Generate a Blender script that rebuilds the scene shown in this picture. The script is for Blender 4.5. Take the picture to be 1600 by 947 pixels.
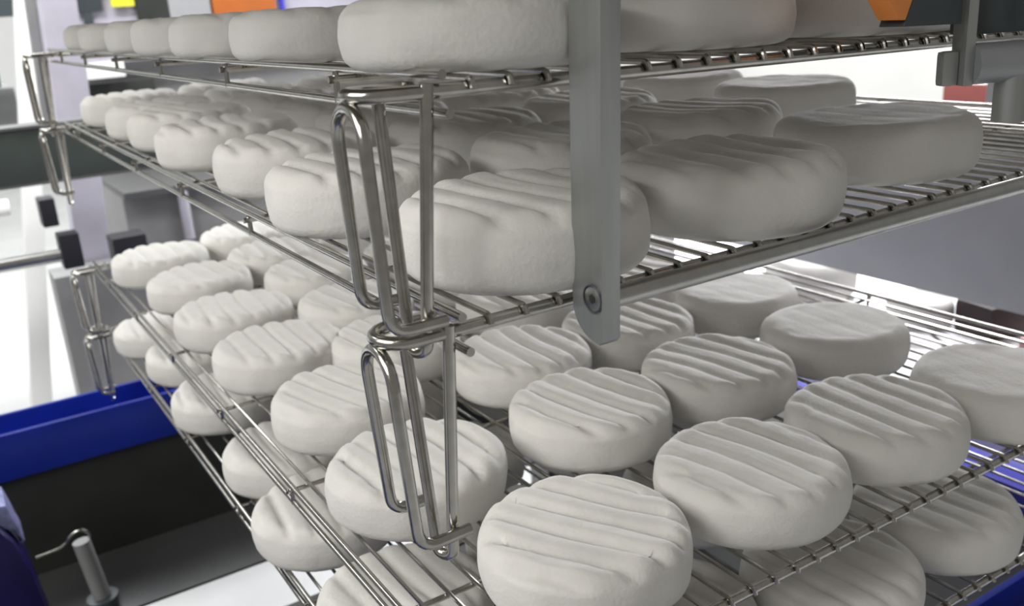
import bpy, bmesh, math, random
from mathutils import Vector, Matrix, noise

# ------------------------------------------------------------------ clear
for o in list(bpy.data.objects):
    bpy.data.objects.remove(o, do_unlink=True)
scene = bpy.context.scene
COL = scene.collection

# ------------------------------------------------------------------ camera
# tray frame: x along the front edge to the right, y along the left edge to the back, z up,
# origin at the near left corner of the second tray, metres
FPX = 1457.9
cam_d = bpy.data.cameras.new('camera')
cam = bpy.data.objects.new('camera', cam_d)
COL.objects.link(cam)
cam_d.sensor_fit = 'HORIZONTAL'
cam_d.sensor_width = 36.0
cam_d.lens = FPX / 1600.0 * 36.0
cam_d.clip_start = 0.01
cam_d.clip_end = 100.0
cam_d.dof.use_dof = True
cam_d.dof.focus_distance = 0.42
cam_d.dof.aperture_fstop = 15.0
R_ = Vector((0.84180789, -0.53576952, -0.06565437))
U_ = Vector((0.21958288, 0.22879409, 0.94838633))
F_ = Vector((0.49309516, 0.81277567, -0.31024649))
C_ = Vector((-0.1459230, -0.2840789, 0.1131362))
M = Matrix(((R_.x, U_.x, -F_.x, C_.x), (R_.y, U_.y, -F_.y, C_.y), (R_.z, U_.z, -F_.z, C_.z), (0, 0, 0, 1)))
cam.matrix_world = M
scene.camera = cam

# ------------------------------------------------------------------ world and lights
world = bpy.data.worlds.new('world')
scene.world = world
world.use_nodes = True
bg = world.node_tree.nodes['Background']
bg.inputs['Color'].default_value = (1.0, 0.96, 0.91, 1)
bg.inputs['Strength'].default_value = 0.24


def area(name, loc, target, sx, sy, power, color):
    d = bpy.data.lights.new(name, 'AREA')
    d.shape = 'RECTANGLE'
    d.size = sx
    d.size_y = sy
    d.energy = power
    d.color = color
    o = bpy.data.objects.new(name, d)
    COL.objects.link(o)
    o.location = loc
    o.rotation_euler = (Vector(target) - Vector(loc)).to_track_quat('-Z', 'Y').to_euler()
    return o


# row of ceiling tubes to the left of the machine, in front of the camera's left shoulder
area('ceiling_lamps', (-1.35, 0.15, 0.95), (0.1, 0.35, -0.1), 1.4, 0.7, 28, (1.0, 0.99, 0.965))
# window in the right-hand side of the hall
area('window_daylight', (3.6, 2.4, 0.74), (0.5, 0.4, 0.0), 2.6, 1.2, 215, (0.94, 0.95, 1.0))
# ceiling lamps over the hall behind the machine
area('hall_lamps', (-0.6, 3.6, 2.4), (0.0, 3.4, -1.0), 3.0, 2.4, 190, (0.97, 1.0, 1.0))
# added fill lights to brighten the left background, the white table and right wall
area('left_background_fill', (-0.5, 1.12, 1.5), (-0.3, 2.6, 1.5), 1.2, 0.6, 85, (0.98, 0.98, 1.0))
area('table_fill', (1.3, 0.9, 1.4), (1.05, 0.6, -0.4), 0.6, 0.6, 34, (0.97, 0.96, 1.0))
area('far_wall_fill', (4.2, 4.6, 2.8), (6.2, 4.8, -0.6), 2.5, 1.2, 165, (1.0, 1.0, 0.99))

scene.view_settings.view_transform = 'Standard'
scene.view_settings.look = 'None'
scene.view_settings.exposure = 0.0
scene.view_settings.gamma = 1.0
scene.view_settings.use_curve_mapping = False


# ------------------------------------------------------------------ materials
def mat(name, color, rough=0.5, metal=0.0, noise_scale=None, noise_amt=0.1, bump=0.0, bump_scale=200.0,
        spec=0.5, aniso=False, sss=0.0, coat=0.0):
    m = bpy.data.materials.new(name)
    m.use_nodes = True
    nt = m.node_tree
    b = nt.nodes['Principled BSDF']
    b.inputs['Base Color'].default_value = (*color, 1)
    b.inputs['Roughness'].default_value = rough
    b.inputs['Metallic'].default_value = metal
    b.inputs['Specular IOR Level'].default_value = spec
    b.inputs['Coat Weight'].default_value = coat
    tc = nt.nodes.new('ShaderNodeTexCoord')
    if noise_scale:
        n = nt.nodes.new('ShaderNodeTexNoise')
        n.inputs['Scale'].default_value = noise_scale
        n.inputs['Detail'].default_value = 4
        src = tc.outputs['Object']
        if aniso:
            mp = nt.nodes.new('ShaderNodeMapping')
            mp.inputs['Scale'].default_value = (1, 1, 0.04)
            nt.links.new(src, mp.inputs['Vector'])
            src = mp.outputs['Vector']
        nt.links.new(src, n.inputs['Vector'])
        r = nt.nodes.new('ShaderNodeValToRGB')
        r.color_ramp.elements[0].position = 0.3
        r.color_ramp.elements[1].position = 0.7
        r.color_ramp.elements[0].color = (*[c * (1 - noise_amt) for c in color], 1)
        r.color_ramp.elements[1].color = (*[min(1, c * (1 + noise_amt)) for c in color], 1)
        nt.links.new(n.outputs['Fac'], r.inputs['Fac'])
        nt.links.new(r.outputs['Color'], b.inputs['Base Color'])
    if bump:
        n2 = nt.nodes.new('ShaderNodeTexNoise')
        n2.inputs['Scale'].default_value = bump_scale
        n2.inputs['Detail'].default_value = 5
        nt.links.new(tc.outputs['Object'], n2.inputs['Vector'])
        bp = nt.nodes.new('ShaderNodeBump')
        bp.inputs['Strength'].default_value = bump
        bp.inputs['Distance'].default_value = 0.0015
        nt.links.new(n2.outputs['Fac'], bp.inputs['Height'])
        nt.links.new(bp.outputs['Normal'], b.inputs['Normal'])
    if sss:
        b.inputs['Subsurface Weight'].default_value = sss
        b.inputs['Subsurface Radius'].default_value = (0.006, 0.005, 0.004)
        b.inputs['Subsurface Scale'].default_value = 1.0
    return m


MT = {
    'cheese': mat('cheese_rind', (0.69, 0.675, 0.64), 0.85, noise_scale=60, noise_amt=0.03, bump=0.25, bump_scale=420, spec=0.15, sss=0.12),
    'wire': mat('bright_steel_wire', (0.46, 0.445, 0.41), 0.20, 1.0, noise_scale=150, noise_amt=0.12),
    'plate': mat('brushed_grey_steel', (0.36, 0.37, 0.36), 0.42, 0.75, noise_scale=220, noise_amt=0.06, aniso=True),
    'bar': mat('round_steel_bar', (0.45, 0.45, 0.43), 0.3, 1.0, noise_scale=120, noise_amt=0.08),
    'screw': mat('screw_steel', (0.55, 0.55, 0.52), 0.3, 1.0),
    'blackhole': mat('dark_socket', (0.02, 0.02, 0.02), 0.6),
    'dark': mat('dark_grey_paint', (0.045, 0.055, 0.06), 0.45, noise_scale=30, noise_amt=0.1),
    'darkgreen': mat('dark_green_grey_paint', (0.055, 0.068, 0.06), 0.5, noise_scale=20, noise_amt=0.1),
    'charcoal': mat('charcoal_panel', (0.025, 0.028, 0.024), 0.5, noise_scale=12, noise_amt=0.2),
    'black': mat('black_plastic', (0.02, 0.02, 0.025), 0.5),
    'lilac': mat('pale_grey_profile', (0.50, 0.48, 0.55), 0.45, 0.2, noise_scale=25, noise_amt=0.06),
    'greypanel': mat('grey_cover_panel', (0.33, 0.335, 0.34), 0.6, noise_scale=10, noise_amt=0.05),
    'midgrey': mat('mid_grey_metal', (0.25, 0.25, 0.25), 0.5, 0.2, noise_scale=14, noise_amt=0.08),
    'white': mat('white_plastic', (0.80, 0.80, 0.78), 0.35, noise_scale=8, noise_amt=0.04),
    'whitetable': mat('white_table_plastic', (0.88, 0.87, 0.90), 0.25, noise_scale=9, noise_amt=0.05),
    'floor': mat('pale_epoxy_floor', (0.62, 0.63, 0.62), 0.16, noise_scale=2.5, noise_amt=0.12, coat=0.3),
    'wall': mat('white_wall_panels', (0.74, 0.74, 0.73), 0.6, noise_scale=2, noise_amt=0.04),
    'blue': mat('blue_paint', (0.008, 0.025, 0.30), 0.28, noise_scale=15, noise_amt=0.15),
    'bluebright': mat('bright_blue_belt', (0.06, 0.06, 0.55), 0.35, noise_scale=20, noise_amt=0.15),
    'bluedark': mat('dark_blue_plastic', (0.012, 0.006, 0.09), 0.3, noise_scale=10, noise_amt=0.15),
    'orange': mat('orange_paint', (0.80, 0.27, 0.06), 0.5, noise_scale=20, noise_amt=0.05),
    'rust': mat('burnt_orange_paint', (0.45, 0.12, 0.02), 0.5, noise_scale=20, noise_amt=0.08),
    'red': mat('dull_red_plastic', (0.24, 0.06, 0.05), 0.5, noise_scale=20, noise_amt=0.08),
    'yellow': mat('yellow_tag', (0.72, 0.72, 0.04), 0.5, noise_scale=40, noise_amt=0.05),
    'green': mat('green_paint', (0.03, 0.14, 0.06), 0.5, noise_scale=20, noise_amt=0.1),
    'brown': mat('dark_brown_plastic', (0.035, 0.022, 0.022), 0.6, noise_scale=20, noise_amt=0.1),
    'pink': mat('pale_red_board', (0.45, 0.28, 0.27), 0.6, noise_scale=20, noise_amt=0.1),
    'steelplate': mat('steel_sheet', (0.21, 0.21, 0.21), 0.5, 0.9, noise_scale=6, noise_amt=0.06),
    'blocker': mat('brown_grey_paint', (0.22, 0.19, 0.16), 0.6, noise_scale=10, noise_amt=0.08),
    'bluehighlight': mat('painted_blue_highlight', (0.22, 0.23, 0.42), 0.3, noise_scale=60, noise_amt=0.5),
    'clampsteel': mat('satin_clamp_steel', (0.30, 0.31, 0.32), 0.38, 0.35, noise_scale=80, noise_amt=0.05),
    'cord': mat('dark_cord', (0.06, 0.06, 0.06), 0.6),
}


# ------------------------------------------------------------------ mesh builder
class MB:
    def __init__(self):
        self.v = []
        self.f = []

    def tube(self, pts, r, n=10, closed=False, caps=True):
        pts = [Vector(p) for p in pts]
        N = len(pts)
        tang = []
        for i in range(N):
            if closed:
                t = pts[(i + 1) % N] - pts[i - 1]
            elif i == 0:
                t = pts[1] - pts[0]
            elif i == N - 1:
                t = pts[-1] - pts[-2]
            else:
                t = (pts[i + 1] - pts[i]).normalized() + (pts[i] - pts[i - 1]).normalized()
            tang.append(t.normalized())
        ref = Vector((0, 0, 1)) if abs(tang[0].z) < 0.9 else Vector((1, 0, 0))
        nrm = (ref - tang[0] * ref.dot(tang[0])).normalized()
        base = len(self.v)
        for i in range(N):
            t = tang[i]
            nrm = (nrm - t * nrm.dot(t)).normalized()
            b = t.cross(nrm)
            for k in range(n):
                a = 2 * math.pi * k / n
                self.v.append(pts[i] + (nrm * math.cos(a) + b * math.sin(a)) * r)
        M_ = N if closed else N - 1
        for i in range(M_):
            j = (i + 1) % N
            for k in range(n):
                k2 = (k + 1) % n
                self.f.append((base + i * n + k, base + i * n + k2, base + j * n + k2, base + j * n + k))
        if caps and not closed:
            self.f.append(tuple(base + k for k in range(n))[::-1])
            self.f.append(tuple(base + (N - 1) * n + k for k in range(n)))
        return self

    def box(self, x0, x1, y0, y1, z0, z1):
        b = len(self.v)
        for z in (z0, z1):
            for (x, y) in ((x0, y0), (x1, y0), (x1, y1), (x0, y1)):
                self.v.append(Vector((x, y, z)))
        for q in ((0, 3, 2, 1), (4, 5, 6, 7), (0, 1, 5, 4), (1, 2, 6, 5), (2, 3, 7, 6), (3, 0, 4, 7)):
            self.f.append(tuple(b + i for i in q))
        return self

    def prism(self, poly, axis, a0, a1):
        """poly: 2D points; axis 'x': (y,z); 'y': (x,z); 'z': (x,y)"""
        b = len(self.v)
        n = len(poly)
        for a in (a0, a1):
            for (p, q) in poly:
                if axis == 'x':
                    self.v.append(Vector((a, p, q)))
                elif axis == 'y':
                    self.v.append(Vector((p, a, q)))
                else:
                    self.v.append(Vector((p, q, a)))
        self.f.append(tuple(b + i for i in range(n)))
        self.f.append(tuple(b + n + i for i in range(n))[::-1])
        for i in range(n):
            j = (i + 1) % n
            self.f.append((b + i, b + n + i, b + n + j, b + j))
        return self

    def cyl(self, p0, p1, r, n=24, r1=None):
        p0, p1 = Vector(p0), Vector(p1)
        t = (p1 - p0).normalized()
        ref = Vector((0, 0, 1)) if abs(t.z) < 0.9 else Vector((1, 0, 0))
        u = (ref - t * ref.dot(t)).normalized()
        w = t.cross(u)
        b = len(self.v)
        for p, rr in ((p0, r), (p1, r if r1 is None else r1)):
            for k in range(n):
                a = 2 * math.pi * k / n
                self.v.append(p + (u * math.cos(a) + w * math.sin(a)) * rr)
        self.f.append(tuple(b + k for k in range(n))[::-1])
        self.f.append(tuple(b + n + k for k in range(n)))
        for k in range(n):
            k2 = (k + 1) % n
            self.f.append((b + k, b + k2, b + n + k2, b + n + k))
        return self

    def mesh(self, name, material, smooth=True, bevel=0.0, angle=40):
        me = bpy.data.meshes.new(name)
        me.from_pydata([tuple(v) for v in self.v], [], self.f)
        bm = bmesh.new()
        bm.from_mesh(me)
        bmesh.ops.recalc_face_normals(bm, faces=bm.faces)
        if bevel:
            es = [e for e in bm.edges if len(e.link_faces) == 2 and e.calc_face_angle(0) > math.radians(50)]
            bmesh.ops.bevel(bm, geom=es, offset=bevel, segments=2, profile=0.7, affect='EDGES')
        if smooth:
            for f in bm.faces:
                f.smooth = True
            for e in bm.edges:
                if len(e.link_faces) == 2 and e.calc_face_angle(0) > math.radians(angle):
                    e.smooth = False
        bm.to_mesh(me)
        bm.free()
        me.materials.append(MT[material] if isinstance(material, str) else material)
        return me

    def build(self, name, material, parent=None, **kw):
        return link(name, self.mesh(name, material, **kw), parent)


def link(name, me, parent=None):
    o = bpy.data.objects.new(name, me)
    COL.objects.link(o)
    if parent is not None:
        o.parent = parent
    return o


def tag(o, label, cat, group=None):
    o['label'] = label
    o['category'] = cat
    if group:
        o['group'] = group
    return o


def struct(o):
    o['kind'] = 'structure'
    return o


def empty(name, loc=(0, 0, 0)):
    o = bpy.data.objects.new(name, None)
    o.empty_display_size = 0.02
    COL.objects.link(o)
    o.location = loc
    return o


def rounded(pts, r, seg=6):
    """round the inner corners of a polyline"""
    pts = [Vector(p) for p in pts]
    out = [pts[0]]
    for i in range(1, len(pts) - 1):
        a, b, c = pts[i - 1], pts[i], pts[i + 1]
        d1 = (a - b)
        d2 = (c - b)
        rr = min(r, d1.length * 0.49, d2.length * 0.49)
        p1 = b + d1.normalized() * rr
        p2 = b + d2.normalized() * rr
        for k in range(seg + 1):
            t = k / seg
            out.append(p1 * (1 - t) ** 2 + b * 2 * t * (1 - t) + p2 * t * t)
    out.append(pts[-1])
    return out


# ------------------------------------------------------------------ setting
struct(MB().box(-6, 9, -3, 8.2, -1.10, -1.0).build('floor', 'floor'))
struct(MB().box(-6, 9, 8.0, 8.2, -1.0, 3.2).build('wall_back', 'wall'))
struct(MB().box(6.2, 6.4, -3, 8.0, -1.0, 3.2).build('wall_right', 'wall'))

# ------------------------------------------------------------------ wire trays
TW, TL, TH = 0.571, 0.976, 0.0852
RR, RW, RC, RL_ = 0.0026, 0.0012, 0.0016, 0.0024


def corner_pts(sy):
    """plan outline of the end loop of the front rod, left side, in local y (0 = rod, .02 = inner side)"""
    pts = []
    cx, cy, rad = -0.0145, 0.0105, 0.0105
    pts.append((0.0, 0.0))
    for k in range(11):
        a = -math.pi / 2 - math.pi * k / 10
        pts.append((cx + rad * math.cos(a), cy + rad * math.sin(a)))
    pts.append((0.004, 0.021))
    return pts


def front_rod_mesh():
    left = corner_pts(1)
    pts = [(x, y, 0) for (x, y) in reversed(left)]
    right = [(TW - x, y, 0) for (x, y) in left]
    pts = pts[:-1] + [(0.0, 0, 0), (TW, 0, 0)] + right[1:]
    return MB().tube(pts, RR, 12).mesh('front_rod', 'wire')


def back_rod_mesh():
    left = corner_pts(1)
    pts = [(x, TL - y, 0) for (x, y) in reversed(left)]
    right = [(TW - x, TL - y, 0) for (x, y) in left]
    pts = pts[:-1] + [(0.0, TL, 0), (TW, TL, 0)] + right[1:]
    return MB().tube(pts, RR, 12).mesh('back_rod', 'wire')


def leg_meshes():
    """near-left corner; mirrored for others"""
    # hairpin with two inward feet
    p = rounded([(-0.0020, -0.0042, -0.0790), (-0.0238, -0.0042, -0.0795), (-0.0262, -0.0030, -0.016)], 0.008, 7)
    for k in range(1, 12):     # arch under the ring
        a_ = math.pi * k / 12
        p.append(Vector((-0.0262 + 0.0012 * k / 12, 0.00975 - 0.01275 * math.cos(a_), -0.016 + 0.0125 * math.sin(a_))))
    p += rounded([(-0.0250, 0.0225, -0.016), (-0.0220, 0.0225, -0.0765), (-0.0070, 0.0225, -0.0765)], 0.008, 7)
    a = MB().tube(p, RL_, 10).mesh('hairpin_wire', 'wire')
    lp = [(-0.0015, -0.0010, 0.0030), (-0.0080, 0.0010, -0.0915), (-0.0108, 0.0085, -0.0925), (-0.0105, 0.0195, 0.0)]
    q = rounded(lp, 0.0045, 6)
    b = MB().tube(q, RL_, 10).mesh('locating_loop', 'wire')
    return a, b


def mirror_mesh(me, name, mx, my):
    m2 = me.copy()
    m2.name = name
    for v in m2.vertices:
        if mx:
            v.co.x = TW - v.co.x
        if my:
            v.co.y = TL - v.co.y
    if mx != my:
        m2.flip_normals()
    return m2


ME = {'front_rod': front_rod_mesh(), 'back_rod': back_rod_mesh()}
ha, lo = leg_meshes()
LEGS = []
for mx in (False, True):
    for my in (False, True):
        LEGS.append((mirror_mesh(ha, 'hairpin_wire', mx, my), mirror_mesh(lo, 'locating_loop', mx, my)))
# side rails: the upper rail turns over the front and back rods, the lower one ends straight
ME['upper_rail'] = MB().tube([(0, -0.004, 0.0055), (0, TL + 0.004, 0.0055)], 0.0018, 10).mesh('upper_rail', 'wire')
ME['lower_rail'] = MB().tube([(0, -0.006, -0.0075), (0, TL + 0.006, -0.0075)], 0.0018, 10).mesh('lower_rail', 'wire')
ME['rail_tie'] = MB().tube([(0, 0, -0.0085), (0, 0, 0.0055)], 0.0014, 8).mesh('rail_tie', 'wire')
ME['floor_wire'] = MB().tube(rounded([(0, -0.0042, 0.0002), (0, -0.0030, 0.0036), (0, TL + 0.0030, 0.0036), (0, TL + 0.0042, 0.0002)], 0.003, 3), RW, 8).mesh('floor_wire', 'wire')
ME['cross_wire'] = MB().tube([(0, 0, 0.0008), (TW, 0, 0.0008)], RC, 8).mesh('cross_wire', 'wire')


def make_tray(loc, tilt, label):
    t = empty('wire_tray', loc)
    t.rotation_euler = (0, -math.atan(tilt), 0)
    tag(t, label, 'wire tray', 'stacked wire cheese trays')
    link('front_rod', ME['front_rod'], t)
    link('back_rod', ME['back_rod'], t)
    for x in (0.0, TW):
        s = 1 if x == 0 else -1
        o = link('upper_rail', ME['upper_rail'], t)
        o.location = (x + s * 0.003, 0, 0)
        o2 = link('lower_rail', ME['lower_rail'], t)
        o2.location = (x + s * 0.004, 0, 0)
        for k in range(6):
            p = link('rail_tie', ME['rail_tie'], o)
            p.location = (s * 0.0005, 0.09 + k * (TL - 0.18) / 5, 0)
    for (a, b) in LEGS:
        lg = link('leg', a, t)
        link('locating_loop', b, lg)
    n = 36
    for k in range(n):
        w = link('floor_wire', ME['floor_wire'], t)
        w.location = (0.0145 + k * (TW - 0.029) / (n - 1), 0, 0)
    for k in range(6):
        w = link('cross_wire', ME['cross_wire'], t)
        w.location = (0, 0.09 + k * (TL - 0.18) / 5, 0)
    return t


TRAYS = {
    1: ((0, 0, TH), -0.022, 'top steel wire tray, its corner legs slotted into the tray below'),
    2: ((0, 0, 0), 0.004, 'second steel wire tray from the top, lifted, its corner leg hanging free'),
    3: ((0, 0, -0.1776), 0.0, 'third steel wire tray from the top, loaded with ridged cheeses in plain view'),
    4: ((0, 0, -0.1776 - TH), 0.0, 'lowest steel wire tray, standing in the blue conveyor channels'),
}
for k in TRAYS:
    make_tray(*TRAYS[k])

# ------------------------------------------------------------------ cheeses
CR, CH = 0.0540, 0.0325


def cheese_mesh(seed, depth=0.0027, spacing=0.0172, hscale=1.0, width=0.17):
    rnd = random.Random(seed)
    ph = rnd.random()
    off = Vector((rnd.uniform(-50, 50), rnd.uniform(-50, 50), rnd.uniform(-50, 50)))
    NA = 112
    prof = []   # (r, z, grooveweight)
    rt_, rb = 0.0115, 0.009
    for k in range(19):
        r = (CR - rt_) * k / 18
        prof.append((r, CH, 1.0))
    for k in range(1, 10):
        a = math.pi / 2 * k / 9
        prof.append((CR - rt_ + rt_ * math.sin(a), CH - rt_ * 0.92 + rt_ * 0.92 * math.cos(a), max(0.0, 1 - (k / 7.0) ** 2)))
    z1 = CH - rt_ * 0.92
    for k in range(1, 5):
        z = z1 + (rb - z1) * k / 5
        prof.append((CR + 0.0006 * math.sin(math.pi * k / 5), z, 0.0))
    for k in range(0, 7):
        a = math.pi / 2 * k / 6
        prof.append((CR - rb + rb * math.cos(a), rb - rb * math.sin(a), 0.0))
    prof.append((CR * 0.5, 0.0, 0.0))
    prof.append((0.0, 0.0, 0.0))
    vs, fs, rows = [], [], []
    bend = rnd.uniform(-1, 1)
    for (r, z, gw) in prof:
        if r == 0:
            vs.append(Vector((0, 0, z)))
            rows.append([len(vs) - 1])
            continue
        row = []
        for k in range(NA):
            a = 2 * math.pi * k / NA
            vs.append(Vector((r * math.cos(a), r * math.sin(a), z)))
            row.append(len(vs) - 1)
        rows.append(row)
    gws = []
    for (r, z, gw) in prof:
        gws += [gw] * (1 if r == 0 else NA)
    out = []
    for v, gw in zip(vs, gws):
        p = v.copy()
        r = math.hypot(v.x, v.y)
        d = Vector((v.x, v.y, 0))
        d = d / r if r > 1e-6 else Vector((0, 0, 0))
        n1 = noise.noise(Vector((v.x * 22, v.y * 22, v.z * 22)) + off)
        n2 = noise.noise(Vector((v.x * 60, v.y * 60, v.z * 60)) - off)
        edge = min(1.0, r / CR) ** 3
        p += d * edge * (0.0020 * n1 + 0.0008 * n2)
        if v.z > CH * 0.6:
            wob = 0.0014 * noise.noise(Vector((v.x * 30, v.y * 18, 3.3)) + off)
            u = (v.x + wob + bend * 0.004 * (v.y / CR) ** 2) / spacing + ph
            fr = u - math.floor(u) - 0.5
            g = math.exp(-(fr / width) ** 2) - 0.28
            amp = depth * (0.8 + 0.5 * noise.noise(Vector((math.floor(u) * 3.1, v.y * 14, 0)) + off))
            ends = min(1.0, max(0.0, (r / CR - 0.55) / 0.25))
            amp *= 0.85 + 0.55 * ends * (0.5 + 0.5 * noise.noise(Vector((math.floor(u) * 7.7, 2.0 if v.y > 0 else -2.0, 5)) + off))
            p.z -= g * amp * gw
            if 0 < gw < 1:
                p -= d * max(g, 0) * amp * 0.8 * gw
            top = (v.z - CH * 0.6) / (CH * 0.4)
            p.z += top * (0.0011 * n1 + 0.0004 * n2) - 0.0012 * top * (1 - edge) * (0.5 + 0.5 * bend)
            # slight raised, crumpled rim where the ridges end
            if r > CR * 0.68 and gw > 0:
                p.z += 0.0006 * noise.noise(Vector((v.x * 95, v.y * 95, 1)) + off)
        p.z *= hscale
        out.append(p)
    for i in range(len(rows) - 1):
        A, B = rows[i], rows[i + 1]
        if len(A) == 1:
            for k in range(NA):
                fs.append((A[0], B[k], B[(k + 1) % NA]))
        elif len(B) == 1:
            for k in range(NA):
                fs.append((A[k], B[0], A[(k + 1) % NA]))
        else:
            for k in range(NA):
                k2 = (k + 1) % NA
                fs.append((A[k], B[k], B[k2], A[k2]))
    me = bpy.data.meshes.new('cheese')
    me.from_pydata([tuple(v) for v in out], [], fs)
    bm = bmesh.new()
    bm.from_mesh(me)
    bmesh.ops.recalc_face_normals(bm, faces=bm.faces)
    for f in bm.faces:
        f.smooth = True
    bm.to_mesh(me)
    bm.free()
    me.materials.append(MT['cheese'])
    return me


RIDGED = [cheese_mesh(10 + i) for i in range(8)]
DEEP = [cheese_mesh(80 + i, depth=0.0043, spacing=0.0180, width=0.21) for i in range(2)]
SMOOTH = [cheese_mesh(40 + i, depth=0.0003, spacing=0.02) for i in range(3)]
FLAT = [cheese_mesh(60 + i, depth=0.0016, hscale=0.80) for i in range(4)]

ORD = ['', 'first', 'second', 'third', 'fourth', 'fifth', 'sixth', 'seventh', 'eighth']
TRAYW = {1: 'top tray', 2: 'second tray from the top', 3: 'third tray from the top', 4: 'lowest tray'}
COLW = {1: 'left edge column', 2: 'column two', 3: 'column three', 4: 'column four'}
# columns from the left edge; in each column (x, y) from the front row to the back, 's' = smooth top
CH_POS = {
    3: {1: [(.094, .056, 0), (.061, .1814, 0), (.0690, .3060, 0), (.0654, .4416, 0), (.0635, .5644, 0), (.0677, .7033, 0), (.0579, .8386, 0)],
        2: [(.2095, .0532, 0), (.1897, .1785, 0), (.2055, .2870, 0), (.1470, .3900, 0), (.165, .513, 0), (.174, .637, 0), (.168, .752, 0), (.17, .875, 0)],
        3: [(.3165, .0520, 0), (.2995, .1717, 0), (.3120, .2880, 0), (.280, .412, 0), (.285, .53, 0), (.29, .645, 0), (.285, .765, 0), (.285, .885, 0)],
        4: [(.4210, .0350, 's'), (.4190, .1678, 's'), (.4279, .2815, 's'), (.40, .40, 0), (.41, .52, 0), (.405, .64, 0)]},
    4: {1: [(.052, .060, 0), (.043, .181, 0), (.0455, .316, 0), (.057, .430, 0), (.0505, .587, 0), (.058, .728, 0), (.046, .846, 0)],
        2: [(.160, .070, 0), (.157, .195, 0), (.160, .325, 0), (.170, .45, 0), (.165, .58, 0), (.17, .71, 0), (.165, .84, 0)],
        3: [(.268, .041, 0), (.275, .17, 0), (.275, .30, 0), (.285, .43, 0), (.28, .56, 0)],
        4: [(.381, .047, 0), (.392, .18, 's'), (.39, .31, 0), (.40, .44, 0)]},
    2: {1: [(.061, .043, 0), (.0500, .1780, 0), (.059, .307, 0), (.056, .461, 0), (.063, .602, 0), (.064, .718, 0), (.068, .892, 0)],
        2: [(.1735, .037, 0), (.168, .165, 0), (.175, .292, 0), (.172, .42, 0), (.178, .545, 0), (.175, .67, 0), (.18, .79, 0), (.18, .905, 0)],
        3: [(.309, .058, 's'), (.287, .178, 0), (.292, .305, 0), (.290, .43, 0), (.293, .555, 0), (.29, .68, 0), (.295, .80, 0)],
        4: [(.430, .235, 's'), (.445, .365, 's'), (.41, .485, 0), (.412, .61, 0), (.41, .735, 0)]},
    1: {1: [(.047, .044, 0), (.052, .204, 0), (.047, .316, 0), (.047, .428, 0), (.05, .548, 0), (.05, .68, 0), (.055, .82, 0)],
        2: [(.162, .06, 0), (.168, .185, 0), (.165, .31, 0), (.168, .43, 0), (.17, .55, 0), (.17, .68, 0)],
        3: [(.277, .05, 0), (.285, .178, 0), (.28, .30, 0), (.285, .42, 0)],
        4: [(.391, .05, 0), (.40, .175, 0), (.395, .30, 0)]},
}
TURN = {(1, 0): 28, (2, 0): 8, (3, 0): -3, (2, 1): 10, (3, 1): 8, (1, 1): 3, (1, 2): 14, (1, 3): -2, (1, 4): -4}
rr = random.Random(5)
for t, cols in CH_POS.items():
    (ox, oy, oz), tilt, _ = TRAYS[t]
    for c, lst in cols.items():
        for i, (x, y, kind) in enumerate(lst):
            if kind == 's':
                me = SMOOTH[(i + c + t) % 3]
                look = 'smooth-topped white cheese'
            elif t == 3 and (c, i) in ((1, 0), (1, 1), (2, 1)):
                me = DEEP[i]
                look = 'deeply ridged white cheese'
            elif t == 1:
                me = FLAT[(i * 3 + c) % 4]
                look = 'pale white cheese'
            else:
                me = RIDGED[(i * 3 + c * 5 + t) % 8]
                look = 'ridged white cheese'
            o = link('cheese', me)
            o.location = (ox + x, oy + y, oz + x * tilt + 0.0047)
            # the ridges were pressed in along the wires, each wheel set down a little turned
            ang = rr.uniform(-6, 9)
            if t == 3 and (c, i) in TURN:
                ang = TURN[(c, i)]
            o.rotation_euler = (0, -math.atan(tilt), math.radians(ang + (180 if rr.random() < .5 else 0)))
            where = 'frontmost' if i == 0 else ORD[i + 1] + ' from the front'
            tag(o, '%s, %s, %s, %s' % (look, TRAYW[t], COLW[c], where), 'cheese', 'cheeses on the ' + TRAYW[t])

# ------------------------------------------------------------------ gripper arm in front of the trays
g = empty('lifting_gripper', (0.049, -0.02, 0.0))
tag(g, 'grey steel lifting arm with rounded foot, countersunk screw and round bar under second tray', 'lifting arm')
GX0, GX1 = 0.049, 0.0578
poly = []   # side outline in (y, z); leans a little backwards towards the foot
yb_t, yf_t = -0.0193, -0.0370
zt = 0.235
lean = (0.0060 / 0.12)


def gy(y0, z):
    return y0 - lean * z


pts = [(gy(-0.0072, zt), zt), (gy(-0.0072, 0.004), 0.004)]
for k in range(1, 8):     # rounded back corner of the foot
    a = math.pi / 2 * k / 8
    pts.append((gy(-0.0072, 0) - 0.0150 + 0.0150 * math.cos(a), 0.002 - 0.0135 * math.sin(a)))
pts.append((gy(-0.0236, -0.0115) - 0.0002, -0.0119))
pts.append((gy(-0.0252, -0.010), -0.0100))
pts.append((gy(-0.0252, zt), zt))
MB().prism([(p + 0.02, q) for p, q in pts], 'x', 0, GX1 - GX0).build('arm_plate', 'plate', g, bevel=0.0006)
by, bz = -0.0205, 0.0046
MB().cyl((GX1 - 0.049, by + 0.02, bz), (0.42, by + 0.02, bz), 0.0042, 24).build('lifting_bar', 'bar', g)
sc = MB().cyl((-0.0006, by + 0.0198, bz + 0.0015), (0.0012, by + 0.0198, bz + 0.0015), 0.0046, 28).build('screw', 'screw', g, bevel=0.0003)
MB().cyl((-0.0008, by + 0.0198, bz + 0.0015), (0.0006, by + 0.0198, bz + 0.0015), 0.0019, 6).build('hex_socket', 'blackhole', sc, smooth=False)
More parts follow.
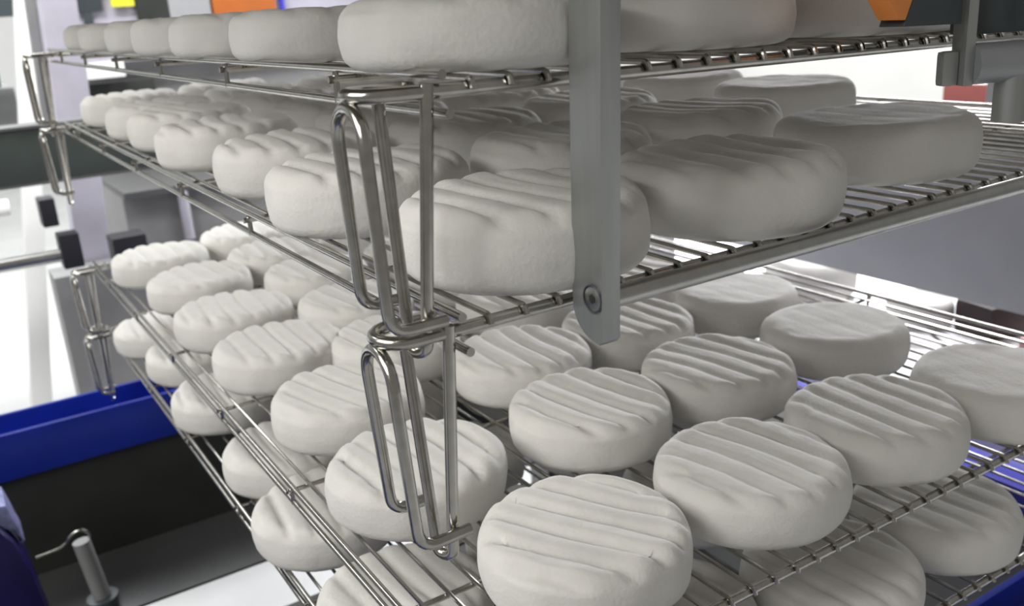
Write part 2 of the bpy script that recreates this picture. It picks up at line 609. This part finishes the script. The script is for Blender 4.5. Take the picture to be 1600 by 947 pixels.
MB().tube([( -0.0006, by + 0.0198 + 0.0052 * math.cos(a), bz + 0.0015 + 0.0052 * math.sin(a)) for a in [2 * math.pi * k / 28 for k in range(28)]], 0.0004, 6, closed=True).build('countersink_ring', 'dark', sc)
for x in (0.32, 0.38):
    MB().prism([(0.0, bz - 0.0044), (0.0, bz + 0.001), (0.0035, -0.0028), (0.024, -0.0028), (0.024, -0.0048), (0.002, -0.0048)], 'x', x, x + 0.006).build('support_tab', 'bar', g)

# carriage above the stack, unseen, added to shade the trays; arm hangs from it
h = empty('shade_blocker', (0.27, 0.47, 0.235))
tag(h, 'brown-grey carriage above the trays that carries the steel arm', 'blocker')
MB().box(-0.46, 0.38, -0.52, 0.55, 0.0, 0.05).build('blocker_plate', 'blocker', h, bevel=0.004)
for y in (-0.515, 0.0, 0.50):
    MB().box(-0.46, 0.38, y, y + 0.04, 0.05, 0.09).build('cross_rib', 'midgrey', h, bevel=0.003)

# second gripper mechanism at the right
m = empty('clamp_mechanism', (0.264, -0.045, 0.07))
m.rotation_euler = (0, 0, math.radians(-26))
tag(m, 'dark grey clamp mechanism with horizontal cylinder and pin, top right corner', 'clamp')
MB().box(-0.0245, -0.0200, -0.0035, 0.0075, -0.0065, 0.09).build('side_plate', 'plate', m, bevel=0.0006)
MB().box(-0.0320, -0.0245, 0.0005, 0.0065, -0.0065, 0.0085).build('side_lug', 'plate', m, bevel=0.002)
MB().box(-0.0200, 0.036, 0.004, 0.018, 0.0145, 0.09).build('housing', 'dark', m, bevel=0.001)
MB().cyl((-0.0200, 0, 0.0025), (0.05, 0, 0.0025), 0.0088, 32).build('cylinder', 'clampsteel', m)
ss = MB().cyl((0.0125, -0.0115, 0.0035), (0.0125, -0.004, 0.0035), 0.0040, 20).build('cap_screw', 'plate', m)
MB().cyl((0.0125, -0.0118, 0.0035), (0.0125, -0.0110, 0.0035), 0.0021, 6).build('hex_socket', 'blackhole', ss, smooth=False)
MB().cyl((0.0005, 0, 0.0), (0.0005, 0, -0.0235), 0.0072, 24).build('pin', 'plate', m)
MB().cyl((0.0040, -0.004, 0.016), (0.0040, -0.004, 0.09), 0.0022, 16).build('guide_rod', 'screw', m)
b = MB().prism([(0.1990, 0.0915), (0.2380, 0.0900), (0.2380, 0.15), (0.2275, 0.15)], 'y', -0.036, -0.024).build('motor_box', 'dark', bevel=0.0006)
tag(b, 'dark slanted box beside the top right clamp', 'motor box')
b = MB().prism([(0.1955, 0.0945), (0.2000, 0.0940), (0.2270, 0.15), (0.176, 0.15), (0.182, 0.110)], 'y', -0.036, -0.026).build('guard_cover', 'orange', bevel=0.0006)
tag(b, 'small orange cover at the top edge, left of the dark slanted box', 'cover')

# ------------------------------------------------------------------ conveyor under the stack
cv = empty('conveyor', (0.2, 0.5, -1.0))
tag(cv, 'blue-sided conveyor frame under the tray stack', 'conveyor')
co = Vector((0.2, 0.5, -1.0))


def cvbox(name, material, x0, x1, y0, y1, z0, z1, bevel=0.002):
    return MB().box(x0 - co.x, x1 - co.x, y0 - co.y, y1 - co.y, z0 - co.z, z1 - co.z).build(name, material, cv, bevel=bevel)


def channel(name, y0, y1, zt0, zt1, zb):
    t = 0.006
    mbx = MB()
    poly = [(y0, zb), (y0, zt0), (y0 + t, zt0), (y0 + t, zt0 - 0.028), (y1 - t, zt0 - 0.028), (y1 - t, zt1), (y1, zt1), (y1, zb)]
    mbx.prism([(a - co.y, b_ - co.z) for a, b_ in poly], 'x', -1.2 - co.x, 0.74 - co.x)
    return mbx.build(name, 'blue', cv, bevel=0.0012)


channel('side_channel', 0.948, 1.012, -0.357, -0.352, -0.418)
channel('side_channel', -0.045, 0.062, -0.357, -0.357, -0.418)
cvbox('cross_beam', 'bluebright', 0.660, 0.715, 0.07, 0.94, -0.40, -0.362)
cvbox('inner_panel', 'charcoal', -1.2, 0.73, 0.956, 0.968, -0.62, -0.4185)
cvbox('inner_panel', 'charcoal', -1.2, 0.73, -0.02, -0.008, -0.62, -0.4185)
cvbox('drip_plate', 'steelplate', -1.2, 0.6, 0.800, 0.955, -0.564, -0.560, 0.001)
cvbox('drip_plate', 'steelplate', -1.2, 0.6, 0.600, 0.716, -0.584, -0.580, 0.001)
cvbox('end_panel', 'greypanel', 0.722, 0.734, 0.07, 0.94, -0.80, -0.42)
cvbox('sump', 'charcoal', -1.2, 0.73, -0.02, 0.968, -0.80, -0.78)
for x in (-1.1, -0.3, 0.66):
    for y in (0.99, 0.0):
        cvbox('support_leg', 'midgrey', x, x + 0.06, y - 0.03, y + 0.03, -1.0, -0.419)

# blue guide post and sensor bracket at the left
b = empty('guide_post', (-0.165, 0.8, -0.58))
tag(b, 'rounded dark blue guide post at the lower left corner', 'guide post')
pts = [(-0.030, 0.0205), (0.027, 0.0205), (0.016, 0.128), (0.007, 0.168), (-0.004, 0.190), (-0.030, 0.196)]
MB().prism(pts, 'y', -0.035, 0.035).build('body', 'bluedark', b, bevel=0.008)
MB().prism([(-0.030, 0.185), (0.004, 0.179), (0.013, 0.155), (0.017, 0.160), (0.008, 0.208), (-0.030, 0.214)], 'y', -0.020, 0.036).build('top_highlight', 'bluehighlight', b, bevel=0.004)  # pale piece: the highlight on the post's top, put into its colour
s = empty('sensor_bracket', (-0.090, 0.75, -0.56))
tag(s, 'steel rod on a round foot with a bent wire, beside the blue guide post', 'sensor bracket')
MB().cyl((0.002, 0, 0.060), (-0.006, 0.004, 0.132), 0.0095, 20).build('rod', 'midgrey', s)
MB().cyl((0.003, 0, 0.042), (0.002, 0, 0.060), 0.0175, 28).build('foot', 'dark', s, bevel=0.002)
MB().cyl((0.003, 0, -0.22), (0.003, 0, 0.042), 0.006, 16).build('stud', 'dark', s)
MB().tube(rounded([(-0.052, 0.0, 0.132), (-0.024, 0.0, 0.134), (-0.014, 0.0, 0.146), (-0.002, 0.002, 0.147), (0.006, 0.004, 0.136), (-0.004, 0.006, 0.124)], 0.008, 5), 0.0016, 8).build('bent_wire', 'wire', s)

# ------------------------------------------------------------------ background at the left
def quad_post(name, material, Y, D, tl, tr, bl, br, label, cat, bevel=0.003):
    o = MB().prism([bl, br, tr, tl], 'y', Y, Y + D).build(name, material, bevel=bevel)
    return tag(o, label, cat)


quad_post('frame_post', 'lilac', 1.70, 0.06, (0.118, 0.60), (0.180, 0.60), (0.020, -1.0), (0.085, -1.0),
          'pale lilac-grey aluminium frame post behind the far left tray corner', 'frame post')
quad_post('slim_post', 'midgrey', 1.765, 0.03, (0.100, 0.6), (0.124, 0.6), (0.055, -0.15), (0.080, -0.15),
          'slim grey post just left of the lilac frame post', 'frame post')
quad_post('white_post', 'white', 2.20, 0.05, (0.170, 0.6), (0.205, 0.6), (-0.100, -1.0), (-0.050, -1.0),
          'white square post on the pale floor at far left', 'post')
quad_post('machine_cabinet', 'midgrey', 1.60, 0.09, (0.003, -0.328), (0.30, -0.328), (0.002, -1.0), (0.30, -1.0),
          'plain grey machine cabinet behind the lower trays at left', 'cabinet')
b = empty('cross_beam', (-0.2, 1.35, -0.07))
tag(b, 'dark green-grey horizontal beam with bright top edge at left', 'beam')
MB().box(-0.7, 0.42, 0, 0.05, -0.043, 0.040).build('beam_body', 'darkgreen', b, bevel=0.002)
MB().box(-0.7, 0.42, -0.004, 0.056, 0.040, 0.045).build('top_strip', 'steelplate', b, bevel=0.001)
MB().box(-0.7, 0.42, -0.004, 0.056, -0.047, -0.043).build('bottom_strip', 'steelplate', b, bevel=0.001)
b = empty('push_rod', (0.0, 1.30, -0.223))
tag(b, 'steel push rod running from the left edge into a black collar', 'rod')
MB().cyl((-0.7, 0, 0.0), (0.0, 0, 0.0), 0.0105, 20).build('rod', 'bar', b)
MB().box(-0.004, 0.026, -0.020, 0.02, -0.020, 0.034).build('collar', 'black', b, bevel=0.003)
b = tag(MB().cyl((-0.7, 2.0, -0.249), (-0.020, 2.0, -0.247), 0.018, 20).build('white_pipe', 'white'), 'short white pipe end at the left edge, above the push rod', 'pipe')
b = tag(MB().box(0.006, 0.033, 1.60, 1.65, -0.232, -0.180).build('switch_block', 'black', bevel=0.003), 'black switch block beside the white post', 'switch')
b = tag(MB().box(0.107, 0.168, 1.54, 1.60, -0.312, -0.262).build('sensor_box', 'black', bevel=0.003), 'black box behind the hindmost cheese of the third tray', 'sensor box')
b = empty('filling_machine', (0.30, 1.9, -0.3))
tag(b, 'blurred dark steel machine seen between the lilac post and the tray rails', 'machine')
MB().box(-0.105, 0.6, 0, 0.4, -0.7, 0.05).build('body', 'midgrey', b, bevel=0.006)
MB().box(-0.105, 0.6, -0.03, 0.4, 0.05, 0.065).build('shelf', 'steelplate', b, bevel=0.003)
MB().cyl((0.02, -0.02, -0.06), (0.02, -0.02, 0.05), 0.012, 16).build('knob_post', 'lilac', b)
MB().box(-0.05, 0.5, -0.06, 0.0, -0.16, -0.10).build('steel_chute', 'steelplate', b, bevel=0.004)

# upper machine front far behind, with coloured fittings
b = empty('packing_machine', (0.5, 2.42, -1.0))
tag(b, 'pale machine front with dark, orange and blue fittings behind the top tray', 'machine')


def pk(name, material, x0, x1, z0, z1, y0=2.40, y1=2.42, bevel=0.003):
    return MB().box(x0 - .5, x1 - .5, y0 - 2.42, y1 - 2.42, z0 + 1.0, z1 + 1.0).build(name, material, b, bevel=bevel)


pk('front_panel', 'lilac', 0.205, 1.6, 0.02, 0.5, 2.42, 2.46)
pk('base_panel', 'midgrey', 0.205, 1.6, -1.0, 0.02, 2.50, 2.56)
pk('dark_bracket', 'dark', 0.240, 0.318, 0.150, 0.5)
pk('bracket_tail', 'dark', 0.268, 0.290, 0.112, 0.150)
pk('dark_door', 'charcoal', 0.400, 0.482, 0.100, 0.5)
pk('grey_door', 'greypanel', 0.482, 0.592, 0.02, 0.5)
pk('orange_door', 'rust', 0.598, 0.775, 0.090, 0.5)
pk('blue_strip', 'bluebright', 0.790, 0.800, 0.085, 0.5)
pk('blue_strip', 'bluebright', 1.045, 1.065, 0.100, 0.5)
pk('white_tray', 'white', 0.222, 0.325, -0.012, 0.026, 2.30, 2.42)
pk('dark_recess', 'charcoal', 0.215, 0.42, -0.30, -0.03, 2.44, 2.50)
yt = MB().box(0.338, 0.395, 2.392, 2.399, 0.158, 0.30).build('warning_tag', 'yellow', bevel=0.001)
tag(yt, 'bright yellow tag hanging on the pale machine front, top left', 'tag')
b = tag(MB().box(0.02, 0.12, 2.36, 2.42, 0.150, 0.5).build('control_box', 'dark', bevel=0.004), 'dark box at the very top left corner', 'control box')
b = tag(MB().box(0.148, 0.178, 2.36, 2.42, 0.147, 0.5).build('dark_housing', 'dark', bevel=0.004), 'narrow dark housing left of the lilac post, top left', 'housing')
b = tag(MB().cyl((-0.6, 2.6, 0.01), (0.06, 2.6, 0.01), 0.035, 20).build('green_roller', 'green'), 'green roller end at the left edge beside the tray corner', 'roller')
b = tag(MB().box(-0.9, 0.10, 2.7, 3.1, -0.16, -0.03).build('grey_worktop', 'midgrey', bevel=0.01), 'grey worktop block at the left edge below the green roller', 'worktop')

# ------------------------------------------------------------------ right side
b = empty('cover_panel', (0.95, 0.3, -1.0))
tag(b, 'large plain grey cover panel at right behind the trays', 'panel')
MB().prism([(-1.2, 0.700), (0.78, 0.700), (0.78, 0.935), (0.085, 0.935), (0.085, 1.3), (-1.2, 1.3)], 'x', 0, 0.012).build('sheet', 'greypanel', b, bevel=0.002)
MB().box(0.012, 0.05, 0.70, 0.74, 0.625, 0.93).build('upright', 'midgrey', b, bevel=0.002)
MB().box(0.012, 0.05, -0.38, -0.34, 0.625, 1.0).build('upright', 'midgrey', b, bevel=0.002)
b = empty('white_table', (1.2, 0.7, -1.0))
tag(b, 'glaring white table top to the right of the third tray', 'table')
MB().box(-0.44, 0.24, -0.8, 0.9, 0.600, 0.625).build('table_top', 'whitetable', b, bevel=0.004)
for x in (-0.38, 0.18):
    for y in (-0.74, 0.84):
        MB().box(x - .02, x + .02, y - .02, y + .02, 0, 0.600).build('leg', 'midgrey', b)
for (x, y, sc_, lab) in ((1.02, 0.70, 1.25, 'bright white cheese on the white table, left one under the grey panel'),
                         (1.02, 0.50, 0.8, 'small round cheese on the white table beside the dark brown tub')):
    o = link('cheese', SMOOTH[0])
    o.location = (x, y, -0.375)
    o.scale = (sc_, sc_ * 1.1, sc_ * 1.5)
    tag(o, lab, 'cheese', 'cheeses on the white table')
b = tag(MB().prism([(1.02, 0.445), (1.01, 0.385), (1.08, 0.37), (1.11, 0.43), (1.06, 0.46)], 'z', -0.375, -0.325).build('brown_tub', 'brown', bevel=0.01), 'dark brown tub on the white table under the grey panel', 'tub')
b = tag(MB().box(1.00, 1.10, 0.16, 0.34, -0.375, -0.350).build('pale_red_board', 'pink', bevel=0.004), 'pale red board on the white table at the right edge', 'board')
for i, (p0, p1, lab) in enumerate((((1.02, 0.50, -0.373), (0.86, 0.29, -0.373), 'thin dark cord lying across the white table, longer one'),
                                   ((1.01, 0.66, -0.373), (0.93, 0.58, -0.373), 'short thin dark cord on the white table behind the cheeses'))):
    tag(MB().tube([p0, ((p0[0] + p1[0]) / 2 + .003, (p0[1] + p1[1]) / 2, -0.373), p1], 0.002, 8).build('cord', 'cord'), lab, 'cord')
b = tag(MB().box(1.52, 1.70, 0.70, 0.82, -0.165, -0.095).build('red_box', 'red', bevel=0.004), 'dull red box behind the clamp pin at right', 'box')
b = empty('red_box_stand', (1.6, 0.83, -1.0))
tag(b, 'grey stand carrying the dull red box at right', 'stand')
MB().box(-0.12, 0.12, -0.10, 0.10, 0.815, 0.835).build('top', 'midgrey', b, bevel=0.003)
MB().box(-0.03, 0.03, -0.03, 0.03, 0, 0.815).build('column', 'midgrey', b, bevel=0.003)
b = tag(MB().box(3.38, 3.60, 3.5, 3.7, -1.0, -0.30).build('dark_stand', 'dark', bevel=0.01), 'dark upright stand against the white wall beyond the second tray', 'stand')
b = tag(MB().box(2.2, 3.15, 3.5, 3.9, -1.0, -0.34).build('grey_cabinet', 'greypanel', bevel=0.01), 'low grey cabinet in the far hall beyond the second tray', 'cabinet')
